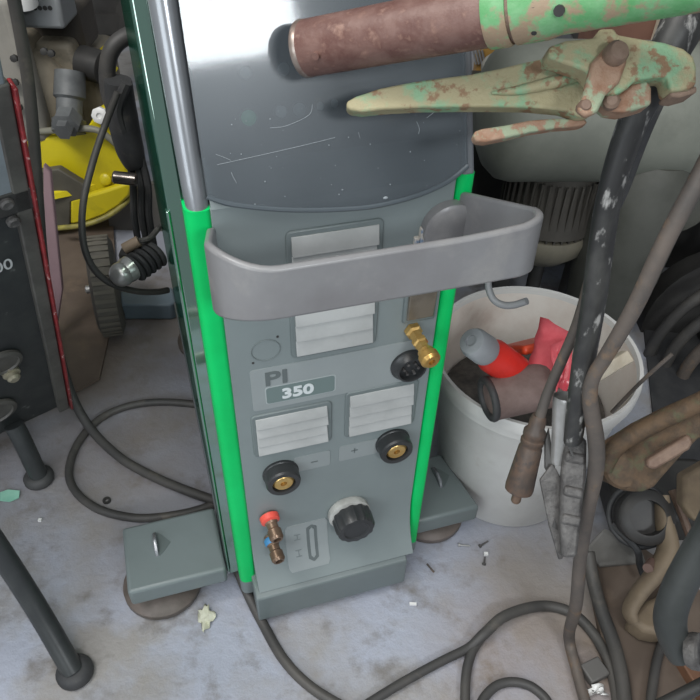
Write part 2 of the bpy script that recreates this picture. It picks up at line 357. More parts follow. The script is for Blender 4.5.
for pts in ([(.073, .058), (.085, .058), (.10, .062), (.107, .066), (.109, .072)], [(.028, .043), (.034, .040), (.039, .037)], [(.028, .035), (.06, .038), (.10, .042), (.125, .045)], [(.038, .028), (.039, .024), (.041, .019)], [(.196, .05), (.198, .044), (.197, .040)], [(.205, .052), (.216, .058)], [(.145, .047), (.146, .042)]):
    sc.tube([H(u, s, .0097) for u, s in pts], .00016, n=5, sub=4)
for k in range(46):
    u, s = random.uniform(.03, .235), random.uniform(-.004, .07)
    sc.ball(H(u, s, .0096), random.choice((.0002, .0003, .0005)), 4)
sc.ball(H(.1645, -.009, .0096), .0016, 6, (1.4, .4, .8))
o = part('scratches', sc, mat('pale scratch', '#9aa1a5', rough=.6), parent=cv); o['kind'] = 'stuff'
def rrect(u0, u1, z0, z1, r, v):
    p = []
    for cx, cz, a in ((u0+r, z0+r, 180), (u1-r, z0+r, 270), (u1-r, z1-r, 0), (u0+r, z1-r, 90)):
        for k in range(5):
            t = math.radians(a+22.5*k); p.append(V((cx+r*math.cos(t), v, cz+r*math.sin(t))))
    return p
# vents
def vent(u0, u1, z0, z1, n, top=None):
    t = .005
    fr = part('vent', B().prism(rrect(u0-t, u1+t, z0-t, z1+t, .006, -.0022), (0, .006, 0)), GREYD, bev=.0014, parent=wm)
    b = B(); hh = (z1-z0)/n
    for k in range(n):
        z = z0+k*hh
        b.prism([V((u0, v, zz)) for v, zz in [(-.0015, z+hh-.0006), (-.0030, z+hh-.0006), (-.0062, z+.0022), (-.0062, z+.0006), (-.0015, z+.0006)]], (u1-u0-.001*(k % 2), 0, 0))
    part('louvre', b, LOUV, parent=fr, bev=.0004, smooth=20)
vent(.0835, .164, .549, .611, 3); vent(.0845, .164, .470, .528, 3)
vent(.0375, .1175, .3285, .3865, 4); vent(.1425, .218, .3285, .3935, 4)
# panel marks
npl = part('name_plate', B().prism(rrect(.0365, .226, .398, .458, .004, -.0008), (0, .002, 0)), PLATE)
part('number_frame', B().prism(rrect(.0505, .1265, .4055, .4305, .003, -.0012), (0, .002, 0)), mat('pale frame print', '#a9b0b0', rough=.5), parent=npl)
part('number_field', B().prism(rrect(.0515, .125, .4065, .4295, .003, -.0016), (0, .002, 0)), PLD, parent=npl)
part('lettering', text_mesh('PI', .0265, .0500, .4335, -.0012, .0005, .0005, 1.3), TEXTD, parent=npl)
part('lettering', text_mesh('350', .0195, .0675, .4110, -.0018, .0005, .0007, 1.18), TEXTW, parent=npl)
ko = B(); ring = [V((.0545+.0145*math.cos(t*math.pi/12), -.0003, .482+.0135*math.sin(t*math.pi/12))) for t in range(24)]
ko.tube(ring, .0006, n=6, sub=1, closed=True)
kn = part('knockout', ko, mat('stamped line', '#6f7878', rough=.4))
for u, z in ((.041, .468), (.067, .497)): part('pin_hole', B().lathe([(.0013, 0), (.0013, .0006)], (u, 0, z), (0, -1, 0), 10), DARKM, parent=kn)
pm = part('polarity_strip', B().prism(rrect(.078, .121, .279, .306, .003, -.0007), (0, .002, 0)), PLATE); part('lettering', B().bx(.098, .106, -.0013, 0, .291, .2923), TEXTD, parent=pm)
pm = part('polarity_strip', B().prism(rrect(.132, .18, .281, .308, .003, -.0007), (0, .002, 0)), PLATE); part('lettering', B().bx(.147, .155, -.0013, 0, .2955, .2968).bx(.1504, .1517, -.0013, 0, .292, .300), TEXTD, parent=pm)
# sockets
for u, z in ((.0612, .2855), (.1985, .297)):
    so = part('power_socket', B().lathe([(.0215, 0), (.0215, .003), (.0205, .004), (.0205, .0165), (.0192, .019), (.0138, .019), (.0138, .006)], (u, 0, z), (0, -1, 0), 40), BLACKP, 'black round power socket', smooth=25)
    part('contact', B().lathe([(.0130, .003), (.0130, .0150), (.0105, .0178), (.0040, .0178), (.0040, .012)], (u, 0, z), (0, -1, 0), 24), BRASS, 'brass contact', parent=so, smooth=25)
# rocker, fitting, plug, toggle
sw = part('switch_frame', B().bx(.1955, .2305, -.004, .004, .486, .545), GREYD, bev=.002)
part('rocker', B().prism([V((.199, v, z)) for v, z in [(-.003, .490), (-.0065, .492), (-.0095, .538), (-.003, .541)]], (.0285, 0, 0)), SWITCH, 'brown rocker switch', parent=sw, bev=.001)
part('gas_fitting', B().lathe([(.0095, 0), (.0095, .006), (.007, .008), (.007, .016), (.0085, .018), (.0085, .022), (.0068, .024), (.0068, .034)], (.2085, 0, .4735), (.05, -1, -.04), 6).lathe([(.007, .032), (.0085, .034), (.0085, .038), (.0105, .040), (.0105, .047), (.0075, .050), (.0035, .050), (.0035, .046)], (.2085, 0, .4735), (.05, -1, -.04), 18), BRASS, 'brass barbed gas fitting', smooth=25)
pl = part('control_socket', B().lathe([(.021, 0), (.021, .004), (.0185, .006), (.0165, .012), (.0145, .012), (.0145, .005)], (.2085, 0, .424), (0, -1, 0), 30), BLACKP, 'black round control socket')
for k in range(6):
    t = k*math.pi/3; part('pin', B().lathe([(.0016, .004), (.0016, .010)], (.2085+.008*math.cos(t), 0, .424+.008*math.sin(t)), (0, -1, 0), 8), STEELD, parent=pl)
part('toggle', B().bx(.2045, .2145, -.006, .001, .584, .600).bx(.1995, .2045, -.004, .001, .576, .590), mat('pale toggle', '#c3bdb4', '#7c8ca0', scale=60, lo=.48, hi=.52, rough=.5), bev=.001)
# water couplings
for z, m, nm in ((.207, RED, 'red ring'), (.158, BLUE, 'blue ring')):
    co = part('water_coupling', B().lathe([(.0085, 0), (.0085, .012), (.0070, .014), (.0070, .021), (.0088, .023), (.0088, .033), (.0068, .036), (.0048, .036), (.0048, .030)], (.0425, 0, z), (.10, -1, -.16), 18), COUPL, 'brown metal hose coupling', smooth=25)
    part('colour_ring', B().lathe([(.0086, .001), (.0122, .003), (.0118, .010), (.0086, .012)] if m is RED else [(.0086, .003), (.0100, .005), (.0100, .010), (.0086, .012)], (.0425, 0, z), (.10, -1, -.16), 22), m, nm, parent=co)
# level label and filler cap
lab = part('level_label', patch(.0615, .118, .0905, .170, .0008), PLATE)
part('level_slot', patch(.0895, .1035, .099, .163, .0014, .006), TEXTD, parent=lab)
part('level_window', patch(.0935, .0995, .104, .158, .0019, .003), PLATE, parent=lab)
b = B()
for z in (.110, .139):
    for zz in (z, z+.010): q = patch(.073, .081, zz, zz+.0012, .0014, .0002); b.add(q.v, q.f)
    q = patch(.0765, .0777, z, z+.011, .0014, .0002); b.add(q.v, q.f)
part('lettering', b, mat('faint grey print', '#7a8282', rough=.5), parent=lab)
fc = part('filler_neck', B().lathe([(.0255, 0), (.0275, .003), (.0275, .010), (.0225, .012)], (.1455, 0, .178), (0, -1, 0), 32), RIMW, 'off white filler neck')
b = B(); n = 48; pr = []
for h, r in ((.010, .0255), (.013, .026), (.030, .0255), (.034, .0235), (.0345, .017), (.033, .015)):
    pr.append((h, r))
vs = []; fs = []
for h, r in pr:
    for k in range(n):
        rr = r*(1.0 if (k % 4) in (0, 1) or r < .0235 else .95); t = 2*math.pi*k/n
        vs.append(V((.1475+rr*math.cos(t), -h, .176+rr*math.sin(t))))
for i in range(len(pr)-1):
    for k in range(n): fs.append((i*n+k, i*n+(k+1) % n, (i+1)*n+(k+1) % n, (i+1)*n+k))
fs.append(tuple(range((len(pr)-1)*n, len(pr)*n))); b.add(vs, fs)
part('filler_cap', b, BLACKP, 'black ribbed screw cap', parent=fc, smooth=25)
# bow handle
path = []
def hp(u, v): return V((u, v, .568+(-v)*.445))
for v in (0, -.02, -.04, -.06, -.07): path.append((hp(.014+v*.14, v), (-1, .0, 0), .060 if v == 0 else .064))
for k in range(0, 11):
    t = math.radians(180+90*k/10); path.append((hp(.0042+.046+.046*math.cos(t), -.0735+.046*math.sin(t)), (math.cos(t), math.sin(t), 0), .064-.019*(lambda q: q*q*(3-2*q))(k/10)))
for u in (.07, .10, .13, .16, .19, .213): path.append((hp(u, -.1195), (0, -1, 0), .045 if u < .2 else .046))
for k in range(1, 11):
    t = math.radians(270+90*k/10); path.append((hp(.2335+.034*math.cos(t), -.0865+.033*math.sin(t)), (math.cos(t), math.sin(t), 0), .047+.008*k/10))
for v in (-.08, -.065, -.05, -.03, -.015, 0): path.append((hp(.246-v*.26, v), (1, 0, 0), .055+(.08+v)*.08))
hn = part('bow_handle', B().strip(path, V((0, .05, 1)), .0065), HANDLE, 'worn grey moulded bow handle', bev=.0028, seg=3)
for u in (.0105, .2375): part('mounting_boss', B().lathe([(.026, 0), (.026, .010), (.022, .013)], (u-.006 if u > .1 else u+.008, 0, .598), (0, -1, 0), 28), HANDLE, parent=hn) if u > .1 else None
# side hook rod
def SD(x, y, u=.256):
    r = ray(x, y); k = ((A0+AX*u-CAM).dot(AX))/r.dot(AX); p = CAM+r*k; d = p-A0; return V((d.dot(AX), d.dot(AY), p.z))
hk = [V((.254, -.004, .535)), V((.262, -.006, .537))]
W2L = lambda p: V(((p-A0).dot(AX), (p-A0).dot(AY), p.z))
hk += [W2L(D(486, 274, .712)), W2L(D(489, 290, .712)), W2L(D(494, 300, .712)), W2L(D(503, 305, .708)), W2L(D(514, 305, .70)), W2L(D(527, 301, .69))]
part('hook_rod', B().tube(hk, .0036, n=10), mat('grey rod', '#7b7d7e', rough=.4), 'bent grey hook rod')
# outrigger feet
def rigger(u0, u1, v0, v1, gu, lab):
    ta_ = .018 if u0 > 0 else 0
    r = part('outrigger', B().prism([V((u0, v0, .05)), V((u1, v0, .05)), V((u1-ta_, v1, .05)), V((u0, v1, .05))], (0, 0, .034)), GREYD, lab, bev=.005, seg=3)
    g = B(); g.prism([V((gu-.0025, vm, z)) for vm, z in [(.098, .0835), (.092, .091), (.079, .096), (.064, .091), (.058, .0835)]], (.005, 0, 0))
    part('finger_grip', g, POST, parent=r, bev=.001)
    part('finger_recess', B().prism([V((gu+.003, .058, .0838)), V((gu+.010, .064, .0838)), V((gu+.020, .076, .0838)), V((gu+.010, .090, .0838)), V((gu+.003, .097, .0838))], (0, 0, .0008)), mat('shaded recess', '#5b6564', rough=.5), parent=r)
    return r
rigger(-.148, -.0185, .014, .118, -.105, 'grey outrigger step')
rigger(.255, .354, .012, .120, .312, 'grey outrigger step')
for u, v in ((-.108, .062), (.302, .07), (.03, .56), (.22, .56)):
    ca = part('caster', B().lathe([(.050, 0), (.055, .006), (.055, .014), (.047, .022), (.018, .026), (.012, .052 if v < .5 else .078)], (u, v, .0005), (0, 0, 1), 30), CASTER, 'brown round caster')
    part('hub', B().lathe([(.020, .02), (.020, .027), (.014, .029)], (u, v, 0), (0, 0, 1), 20), DARKM, parent=ca)

# ------------------------------------------------------------------ white bucket and its contents
BC = V((.262, .748, 0))
bk = thing('bucket', 'white plastic bucket of scrap and parts beside the welding machine', 'bucket', BC)
prf = [(.002, .004), (.102, .004), (.1045, .012), (.1385, .272), (.1405, .28), (.1455, .2805), (.147, .277), (.147, .262), (.1425, .260), (.1425, .247), (.1395, .2455), (.136, .232), (.1085, .006), (.104, .0005), (.002, .0005)]
obj('bucket_wall', B().lathe(prf[3:], (0, 0, 0), (0, 0, 1), 64, cap=False), BUCKET, bk, local=True)
obj('rim', B().lathe([(.1385, .274), (.1395, .2815), (.143, .284), (.1475, .2825), (.1495, .279), (.1495, .2665), (.1475, .2650), (.1475, .2580), (.1435, .2565), (.1405, .256)], (0, 0, 0), (0, 0, 1), 64, cap=False), mat('white rim with light painted in', '#e3e1dc', '#d6d3cd', scale=12, rough=.4), bk, 'thick rim, white lightened for light from above')  # light on the upward lip is put into its whiter colour
obj('bucket_lining', B().lathe(prf[:4], (0, 0, 0), (0, 0, 1), 64, cap=False), BUCKIN, bk, 'stained inside', local=True)
DEB = mat('greasy debris', '#5a554f', '#3c3936', scale=40, rough=.7, bump=.8, bscale=50)
dh_ = single('debris_heap', B().lathe([(.118, .168), (.122, .172), (.10, .180), (.05, .186), (.002, .188)], BC, (0, 0, 1), 40), DEB, 'dark greasy debris filling the bottom of the white bucket', 'debris')
dh_['kind'] = 'stuff'
bo = thing('bottle', 'red bottle with grey cap leaning inside the white bucket', 'bottle', F(490, 375, .17))
p0, p1 = D(510, 368, .905), D(470, 340, .835); ax = (p1-p0).normalized()
obj('bottle_body', B().lathe([(.016, -.02), (.0215, -.015), (.0215, .045), (.018, .056), (.017, .066)], p0, ax, 26), REDB, bo)
obj('cap', B().lathe([(.0183, .062), (.019, .066), (.0182, .090), (.0155, .096), (.007, .097), (.007, .094), (.004, .094)], p0, ax, 26), CAPG, bo, 'grey screw cap')
single('plastic_piece', B().box(D(530, 346, .945), (.052, .012, .058), frame_of(V((.4, -1, .9)))), ORANGE, 'orange red plastic piece behind the red bottle in the bucket', 'plastic part', bev=.004)
b = B(); c0, c1 = D(489, 399, .895), D(547, 384, .905); b.lathe([(.018, 0), (.028, .002), (.0305, .078), (.028, .084), (.004, .085)], c0, c1-c0, 30)
tr = thing('cup_part', 'brown round cup shaped part with black rubber edge in bucket', 'machine part', F(520, 400, .17))
obj('cup_shell', b, RAGM, tr); obj('rubber_edge', B().tube([c0+(frame_of(c1-c0)[0]*math.cos(t*.5236)+frame_of(c1-c0)[1]*math.sin(t*.5236))*.0245 for t in range(12)], .0052, closed=True, sub=3), BLACKR, tr, 'black rubber edge')
def crumple(outline, depth, thick, m, name, label, cat, rnd=.01, sub=5):
    # a bent film: outline quad subdivided and crumpled
    a, b_, c, d = outline; n = sub; vs = []; fs = []
    for i in range(n+1):
        for j in range(n+1):
            u, w = i/n, j/n
            p = (a*(1-u)+b_*u)*(1-w)+(d*(1-u)+c*u)*w
            vs.append(p+V((random.uniform(-1, 1), random.uniform(-1, 1), random.uniform(-1, 1)))*rnd)
    for i in range(n):
        for j in range(n): k = i*(n+1)+j; fs.append((k, k+1, k+n+2, k+n+1))
    o = single(name, B().add(vs, fs), m, label, cat, smooth=25)
    md = o.modifiers.new('thickness', 'SOLIDIFY'); md.thickness = thick; return o
crumple((D(541, 317, .90), D(577, 334, .87), D(566, 392, .86), D(528, 368, .90)), 0, .0012, CRIM, 'plastic_bag', 'crumpled crimson plastic film standing in the white bucket', 'bag', .002)
crumple((D(550, 346, .865), D(565, 340, .87), D(562, 372, .86), D(556, 398, .85)), 0, .0012, CRIM, 'plastic_strip', 'narrow crimson plastic strip beside the crumpled film in bucket', 'plastic strip', .002)
single('wood_scrap', B().box(D(604, 370, .895), (.072, .016, .022), (CR*.83+CU*.5, CR*-.5+CU*.83, FW)), CREAM, 'cream wood scrap at right inside the bucket behind grey hose', 'wood', bev=.002)
single('crumpled_paper', B().ball(D(571, 372, .90), .026, 8, (1.2, .8, .9)), CREAM, 'crumpled cream paper in the bucket behind the black sleeve', 'paper')
single('thin_rod', B().tube([D(612, 412, .93), D(640, 383, .87), D(672, 354, .84)], .0024, n=8), HOSEB, 'thin brown rod sticking out over the right rim of bucket', 'rod')

# ------------------------------------------------------------------ tube and locking pliers over the hood
tb = thing('painted_tube', 'rust brown tube with green painted pipe lying across the hood top', 'tube', D(470, 40, .47))
t0, t1 = D(304, 49, .530), D(700, -24, .410); ta = (t1-t0); tl = ta.length; ta.normalize()
def kx(px):
    a, c = -.1, .6
    for _ in range(50):
        m = (a+c)/2; q = t0+ta*m-CAM
        if 350+FPX*q.dot(CR)/q.dot(FW) < px: a = m
        else: c = m
    return a
R_ = .0198
obj('sleeve', B().lathe([(R_*.86, .012), (R_*.86, 0), (R_*.97, -.001), (R_, .002), (R_, kx(489))], t0, ta, 40, cap=False).lathe([(R_*.86, .011), (.002, .011)], t0, ta, 40, cap=False), RUSTT, tb, 'rust brown sleeve')
obj('end_rim', B().lathe([(R_*.99, -.0012), (R_*1.02, 0), (R_*1.02, .0025), (R_*.99, .004)], t0, ta, 40, cap=False), mat('worn rim', '#9b9088', '#7d6a60', scale=50, rough=.35, metal=.5), tb, 'worn bare rim')
obj('collar', B().lathe([(R_*.9, kx(488)), (R_*1.06, kx(489)), (R_*1.08, kx(492)), (R_*1.08, kx(508)), (R_*1.02, kx(512)), (R_*.92, kx(512))], t0, ta, 40), PIPEG, tb, 'green painted collar')
obj('neck', B().lathe([(R_*.96, kx(508)), (R_*.96, kx(524))], t0, ta, 40), RUSTB, tb)
pp = obj('pipe', B().lathe([(R_*.9, kx(515)), (R_*1.06, kx(516)), (R_*1.06, kx(548)), (R_*.97, kx(560)), (R_*.97, kx(700)+.12)], t0, ta, 40), PIPEG, tb, 'chipped green pipe')
def onpipe(px, py, r, h, n=14):
    lo, hi = .3, .6; o = None
    rr = ray(px, py)
    for k in range(400):
        d = .30+k*.0006; p = CAM+rr*d; q = p-t0; al = q.dot(ta)
        if (q-ta*al).length < R_*1.065: o = p; nrm = (q-ta*al).normalized(); break
    return B().lathe([(r, -.002), (r, h)], o, nrm, n)
for x, y in ((533, 5), (534, 33)): obj('screw_hole', onpipe(x, y, .0017, .0004), DARKM, pp)
obj('square_hole', onpipe(559, 11, .0034, .0004, 10), DARKM, pp)
obj('rivet', onpipe(316, 56, .0026, .0012), RUSTT, tb)

# locking pliers
lp = thing('locking_pliers', 'chipped pale green locking pliers gripping the black sleeve', 'pliers', D(560, 100, .49))
def slab(px, d, t, jitter=None):
    def dd(x): return d(x) if callable(d) else d
    return B().prism([D(x, y, dd(x)) for x, y in px], FW*t)
dl = lambda x: .53-(x-346)*.00011          # the handle slopes towards the lens to the right
obj('upper_handle', slab([(346, 106), (347, 101), (356, 96), (380, 88), (405, 83), (430, 79), (470, 74), (500, 68), (525, 62), (548, 57), (590, 60), (605, 82), (598, 108), (590, 115), (580, 116), (562, 110), (530, 107), (500, 106.5), (460, 106.5), (420, 107), (385, 109), (362, 111.5), (350, 110)], dl, .014), PLIER, lp, 'long tapered upper handle', bev=.0045, seg=3)
obj('handle_ridge', B().tube([D(492, 93, dl(492)-.001), D(520, 90, dl(520)-.002), (D(555, 82, dl(555)-.003)), D(590, 74, dl(590)-.002)], [.001, .0035, .0045, .003], n=12), PLIER, lp)
obj('fixed_jaw', slab([(548, 57), (549, 46), (566, 40), (596, 37), (600, 28), (615, 28), (618, 34), (640, 38), (665, 42), (684, 48), (694, 56), (697, 66), (697, 84), (690, 89), (671, 91), (668, 76), (655, 77), (636, 80), (628, 88), (616, 95), (604, 92), (585, 70)], .478, .02), PLIER, lp, 'broad upper jaw plate', bev=.004, seg=3)
obj('jaw_lip', slab([(670, 91), (697, 85), (698, 92), (680, 97), (671, 96)], .482, .02), RUSTB, lp, bev=.002)
obj('link_plate', slab([(592, 62), (606, 46), (622, 46), (628, 60), (620, 82), (606, 95), (598, 112), (586, 117), (578, 110), (584, 92)], .474, .006), PLIERR, lp, 'rusty link plate', bev=.002)
obj('pivot_bolt', B().lathe([(.0072, -.004), (.0078, 0), (.0078, .005), (.006, .008), (.002, .009)], D(614, 55, .474), -FW+CR*.15, 22), RUSTB, lp, 'brown pivot bolt')
obj('rivet', B().lathe([(.0045, -.004), (.0045, .003), (.003, .005)], D(584, 107, .478), -FW, 18), RUSTB, lp)
obj('lower_lever', slab([(473, 136), (475, 131), (482, 128.5), (505, 125), (530, 120), (555, 118), (586, 119), (588, 123), (580, 126), (555, 128), (530, 132), (505, 138), (485, 142), (476, 141)], .515, .011), PLIERR, lp, 'thin rusty release lever', bev=.003, seg=3)
obj('moving_jaw', slab([(602, 98), (608, 92), (622, 92), (632, 84), (648, 80), (652, 88), (652, 104), (640, 108), (624, 112), (610, 110), (603, 104)], .486, .018), PLIERR, lp, 'rust orange lower jaw', bev=.003, seg=3)
obj('adjuster', B().lathe([(.0055, -.003), (.0055, .003), (.0035, .005)], D(611, 102, .486), -FW-CR*.2, 16), RUSTB, lp)
obj('jaw_slot', B().box(D(616, 99, .4855), (.006, .003, .0012), (CR*.8-CU*.6, CR*.6+CU*.8, FW)), DARKM, lp)

# black sleeve with earth clamp
ec = thing('earth_clamp', 'black sleeved lead with grey steel clamp hanging before the bucket', 'clamp', D(565, 500, .75))
obj('sleeve', B().tube([D(708, -30, .50), D(680, 30, .505), D(654, 80, .515), D(630, 130, .535), D(611, 190, .56), D(602, 240, .59), (D(594, 300, .62)), D(584, 360, .655), D(577, 410, .69), D(573, 440, .71)], [.022, .021, .0165, .0148, .0132, .0138, .0140, .0138, .0132, .0120], n=14, flat=.72), SHEATH, ec, 'dusty black sleeve')
obj('sleeve_edge', B().tube([D(705, 10, .52), D(668, 80, .525), D(645, 130, .545), D(624, 190, .57), D(615, 215, .585)], [.012, .011, .010, .0075, .003], n=10, flat=.5), BLACKR, ec)
obj('ferrule', B().lathe([(.012, 0), (.0125, .004), (.009, .05), (.0075, .075)], D(566, 396, .715), D(557, 470, .745)-D(566, 396, .715), 24, cap=False).lathe([(.0105, .003), (.007, .07)], D(566, 396, .715), D(557, 470, .745)-D(566, 396, .715), 24, cap=False), STEEL, ec, 'bright steel tube')
obj('clamp_body', slab([(566, 440), (576, 433), (588, 440), (587, 478), (584, 500), (581, 530), (578, 558), (563, 559), (561, 520), (562, 480)], lambda x: .722, .012), STEELD, ec, 'crumpled grey steel body', bev=.004)
for k, (x, y) in enumerate(((575, 458), (573, 492), (571, 520))): obj('clamp_fold', B().box(D(x, y, .722), (.020, .011, .006), (CR*.97-CU*.2, CR*.2+CU*.97, FW)), STEELD, ec, bev=.003)
obj('jaw_plate', slab([(540, 480), (552, 464), (557, 470), (562, 480), (562, 520), (563, 559), (559, 560), (549, 525)], .735, .004), STEELD, ec, bev=.001)
obj('jaw_plate', slab([(545, 440), (549, 428), (556, 472), (552, 482), (545, 468)], .74, .004), DARKM, ec, 'dark jaw plate', bev=.001)
obj('jaw_notch', slab([(552, 527), (555, 518), (558, 530)], .7345, .0006), DARKM, ec)
obj('clamp_slit', slab([(568, 446), (570, 445), (574, 456), (572, 457)], .7155, .0006), DARKM, ec)

# plug on its lead
pg = thing('cable_plug', 'brown cylindrical cable plug hanging in front of the bucket', 'plug', D(528, 460, .74))
obj('lead', B().tube([D(600, 235, .615), D(590, 280, .63), D(577, 325, .66), D(561, 362, .69), D(547, 395, .715), D(539, 420, .73)], .0052, n=10), HOSEB, pg, 'thin dark lead')
pa, pb = D(539, 417, .73), D(515, 503, .77); pax = pb-pa; pn = pax.length
obj('plug_body', B().lathe([(.0068, -.002), (.0085, .004), (.0085, .012), (.0115, .016), (.0115, .021), (.0108, .022), (.0108, .025), (.012, .026), (.012, .030), (.0112, .031), (.0112, .034), (.0122, .036), (.0150, pn*.80), (.0146, pn*.84), (.010, pn*.87), (.009, pn*.87)], pa, pax, 26), PLUG, pg, 'ribbed brown plug body')
obj('pin', B().lathe([(.0052, pn*.86), (.0052, pn*.97), (.004, pn*.99)], pa, pax, 16), COUPL, pg)

# grey brown hose hanging on the right and reaching the floor
single('hanging_hose', B().tube([D(760, 60, .50), D(702, 172, .52), D(665, 242, .55), (D(634, 308, .59)), D(606, 356, .63), D(593, 378, .65), D(590, 400, .665), D(596, 440, .695), D(596, 470, .72), D(588, 510, .76), D(580, 560, .82), D(576, 605, .87), F(569, 636, .03), F(576, 668, .012), F(586, 705, .012)],
       [.0075, .0070, .0070, .0070, .0066, .0066, .0072, .0080, .0080, .0076, .0074, .0078, .0076, .0074, .0074], n=12), HOSEB, 'grey brown hose hanging from upper right and kinking down to the floor', 'hose')

# ------------------------------------------------------------------ cables on the floor
def fl(pts, z): return [F(x, y, zz) if not isinstance(zz, tuple) else D(x, y, zz[1]) for (x, y, zz) in [(p[0], p[1], p[2] if len(p) > 2 else z) for p in pts]]
single('floor_cable', B().tube(fl([(236, 566, .035), (247, 592, .02), (262, 622), (284, 660), (312, 688), (352, 712)], .0075), .0070, n=12), CABLE, 'black cable leaving the left front corner of the welding machine', 'cable')
single('floor_cable', B().tube(fl([(355, 712), (400, 684), (440, 662), (468, 648), (484, 634, .016), (505, 616, .018), (540, 606), (570, 612), (592, 632), (608, 660), (616, 690), (618, 712)], .0075), [.0062]*4+[.0075]*8, n=12), CABLE, 'black cable crossing the floor in an arch at bottom right', 'cable')
single('floor_cable', B().tube(fl([(484, 634, .007), (472, 652), (466, 676), (465, 712)], .007), .0065, n=12), CABLE, 'short black cable running down from the arch at bottom edge', 'cable')
single('floor_cable', B().tube(fl([(478, 712), (484, 698), (496, 686), (512, 682), (530, 686), (545, 698), (552, 712)], .0065), .0062, n=12), CABLE, 'black cable loop cut off by the bottom edge', 'cable')
single('floor_cable', B().tube(fl([(225, 412), (200, 405), (160, 402), (125, 407), (97, 421), (77, 445), (69, 472), (76, 492), (96, 508), (122, 516), (150, 518), (190, 512), (225, 500)], .007), .0066, n=12), CABLE, 'black cable loop lying on the floor left of the welding machine', 'cable')
single('hanging_cable', B().tube([Y(8, -30, 1.0), Y(18, 20, 1.0), Y(28, 80, 1.0), Y(34, 140, .99), Y(38, 200, .97), Y(43, 260, .95), Y(53, 325, .93), F(68, 385, .07), F(88, 425, .03), F(118, 456, .018), F(150, 475, .012), F(185, 490, .012), F(225, 504, .012)],
       [.0088]*5+[.0086, .0082, .008, .0078, .0076, .0076, .0076, .0076], n=12), CABLE, 'thick dusty cable dropping past the red trimmed box to the floor', 'cable')

# ------------------------------------------------------------------ black box at left
LB = F(68, 405, .092); LE = V((math.sin(math.radians(50)), math.cos(math.radians(50)), 0))
r = ray(5, 70); LT = CAM+r*((LB-CAM).dot(LE)/r.dot(LE)); LUp = (LT-LB).normalized(); LN = LE.cross(LUp).normalized()
if LN.y < 0: LN = -LN
def LX(l, h, o=0): return LB-LE*l+LUp*h-LN*o
def lface(x, y, o=0):
    r = ray(x, y); k = ((LB-LN*o-CAM).dot(LN))/r.dot(LN); d = CAM+r*k-LB; return (-d.dot(LE), d.dot(LUp))
bxm = thing('power_unit', 'black metal unit with red trim and splayed legs at left edge', 'machine', LX(.1, 0)-V((0, 0, .092)))
LAX = (LE, LN, LUp)
obj('case', B().box(LX(.2, .33, -.152), (.4, .30, .66), LAX), BOXBLK, bxm, bev=.006)
obj('face_frame', B().box(LX(.0085, .33, .001), (.017, .012, .66), LAX), FRAME, bxm, 'worn grey edge frame', bev=.002)
obj('trim', B().box(LX(-.0025, .33, .004), (.0042, .016, .655), LAX), REDT, bxm, 'chipped red trim', bev=.0015)
l0, h0 = lface(14, 190); 
obj('display_panel', B().box(LX(l0+.19, h0+.125, .002), (.40, .006, .25), LAX), PANELG, bxm, 'grey blue upper panel', bev=.002)
obj('clamp_bar', B().box(LX(l0+.19, h0-.012, .003), (.42, .008, .032), LAX), DARKM, bxm, bev=.002)
for x, y in ((3, 198), (10, 216)):
    l, h = lface(x, y); obj('screw', B().lathe([(.0072, 0), (.0072, .004), (.0052, .006), (.002, .0055)], LX(l, h, .006), -LN, 16), STEELD, bxm)
l, h = lface(10, 371); kb = obj('hex_nut', B().lathe([(.012, 0), (.012, .006), (.009, .007)], LX(l, h, .0), -LN, 18).lathe([(.009, .006), (.009, .013), (.006, .016), (.002, .016)], LX(l, h, 0), -LN, 18), mat('pale nut', '#b0aa94', '#8f8a78', scale=40, rough=.35, metal=.5), bxm, 'pale metal nut')
for x, y, rr in ((2, 362, .026), (-6, 412, .032)):
    l, h = lface(x, y); obj('dial', B().lathe([(rr, 0), (rr, .004), (rr*.8, .006), (rr*.76, .003), (.003, .003)], LX(l, h, 0), -LN, 28), FRAME, bxm, 'dusty round dial')
l, h = lface(1, 271); tm = text_mesh('00', .027, 0, 0, 0, .0004, .0003, .80)
tb2 = B(); tb2.add([LX(l, h, .0012)+LE*(p.x-.0075)+LUp*p.z for p in tm.v], tm.f); obj('lettering', tb2, mat('white paint', '#e6e8e8', rough=.5), bxm, 'white digits')
def lleg(pts, r, foot):
    lg = obj('leg', B().tube(pts, r, n=16), BLACKR if False else mat('satin black tube', '#2f3233', '#3a3d3d', scale=16, rough=.4), bxm, 'black tubular leg')
    p = foot; obj('rubber_foot', B().lathe([(.021, 0), (.0235, .004), (.0235, .010), (.019, .016), (.014, .018)], p, (0, 0, 1), 24), BLACKR, lg, 'round rubber foot')
lleg([F(14, 425, .115), F(22, 440, .088), F(30, 457, .055), F(39, 476, .012)], .0145, F(40, 480, 0.0005))
lleg([F(-60, 478, .30), F(-22, 520, .22), F(15, 574, .13), F(45, 622, .065), F(73, 671, .012)], .0140, F(76, 674, 0.0005))

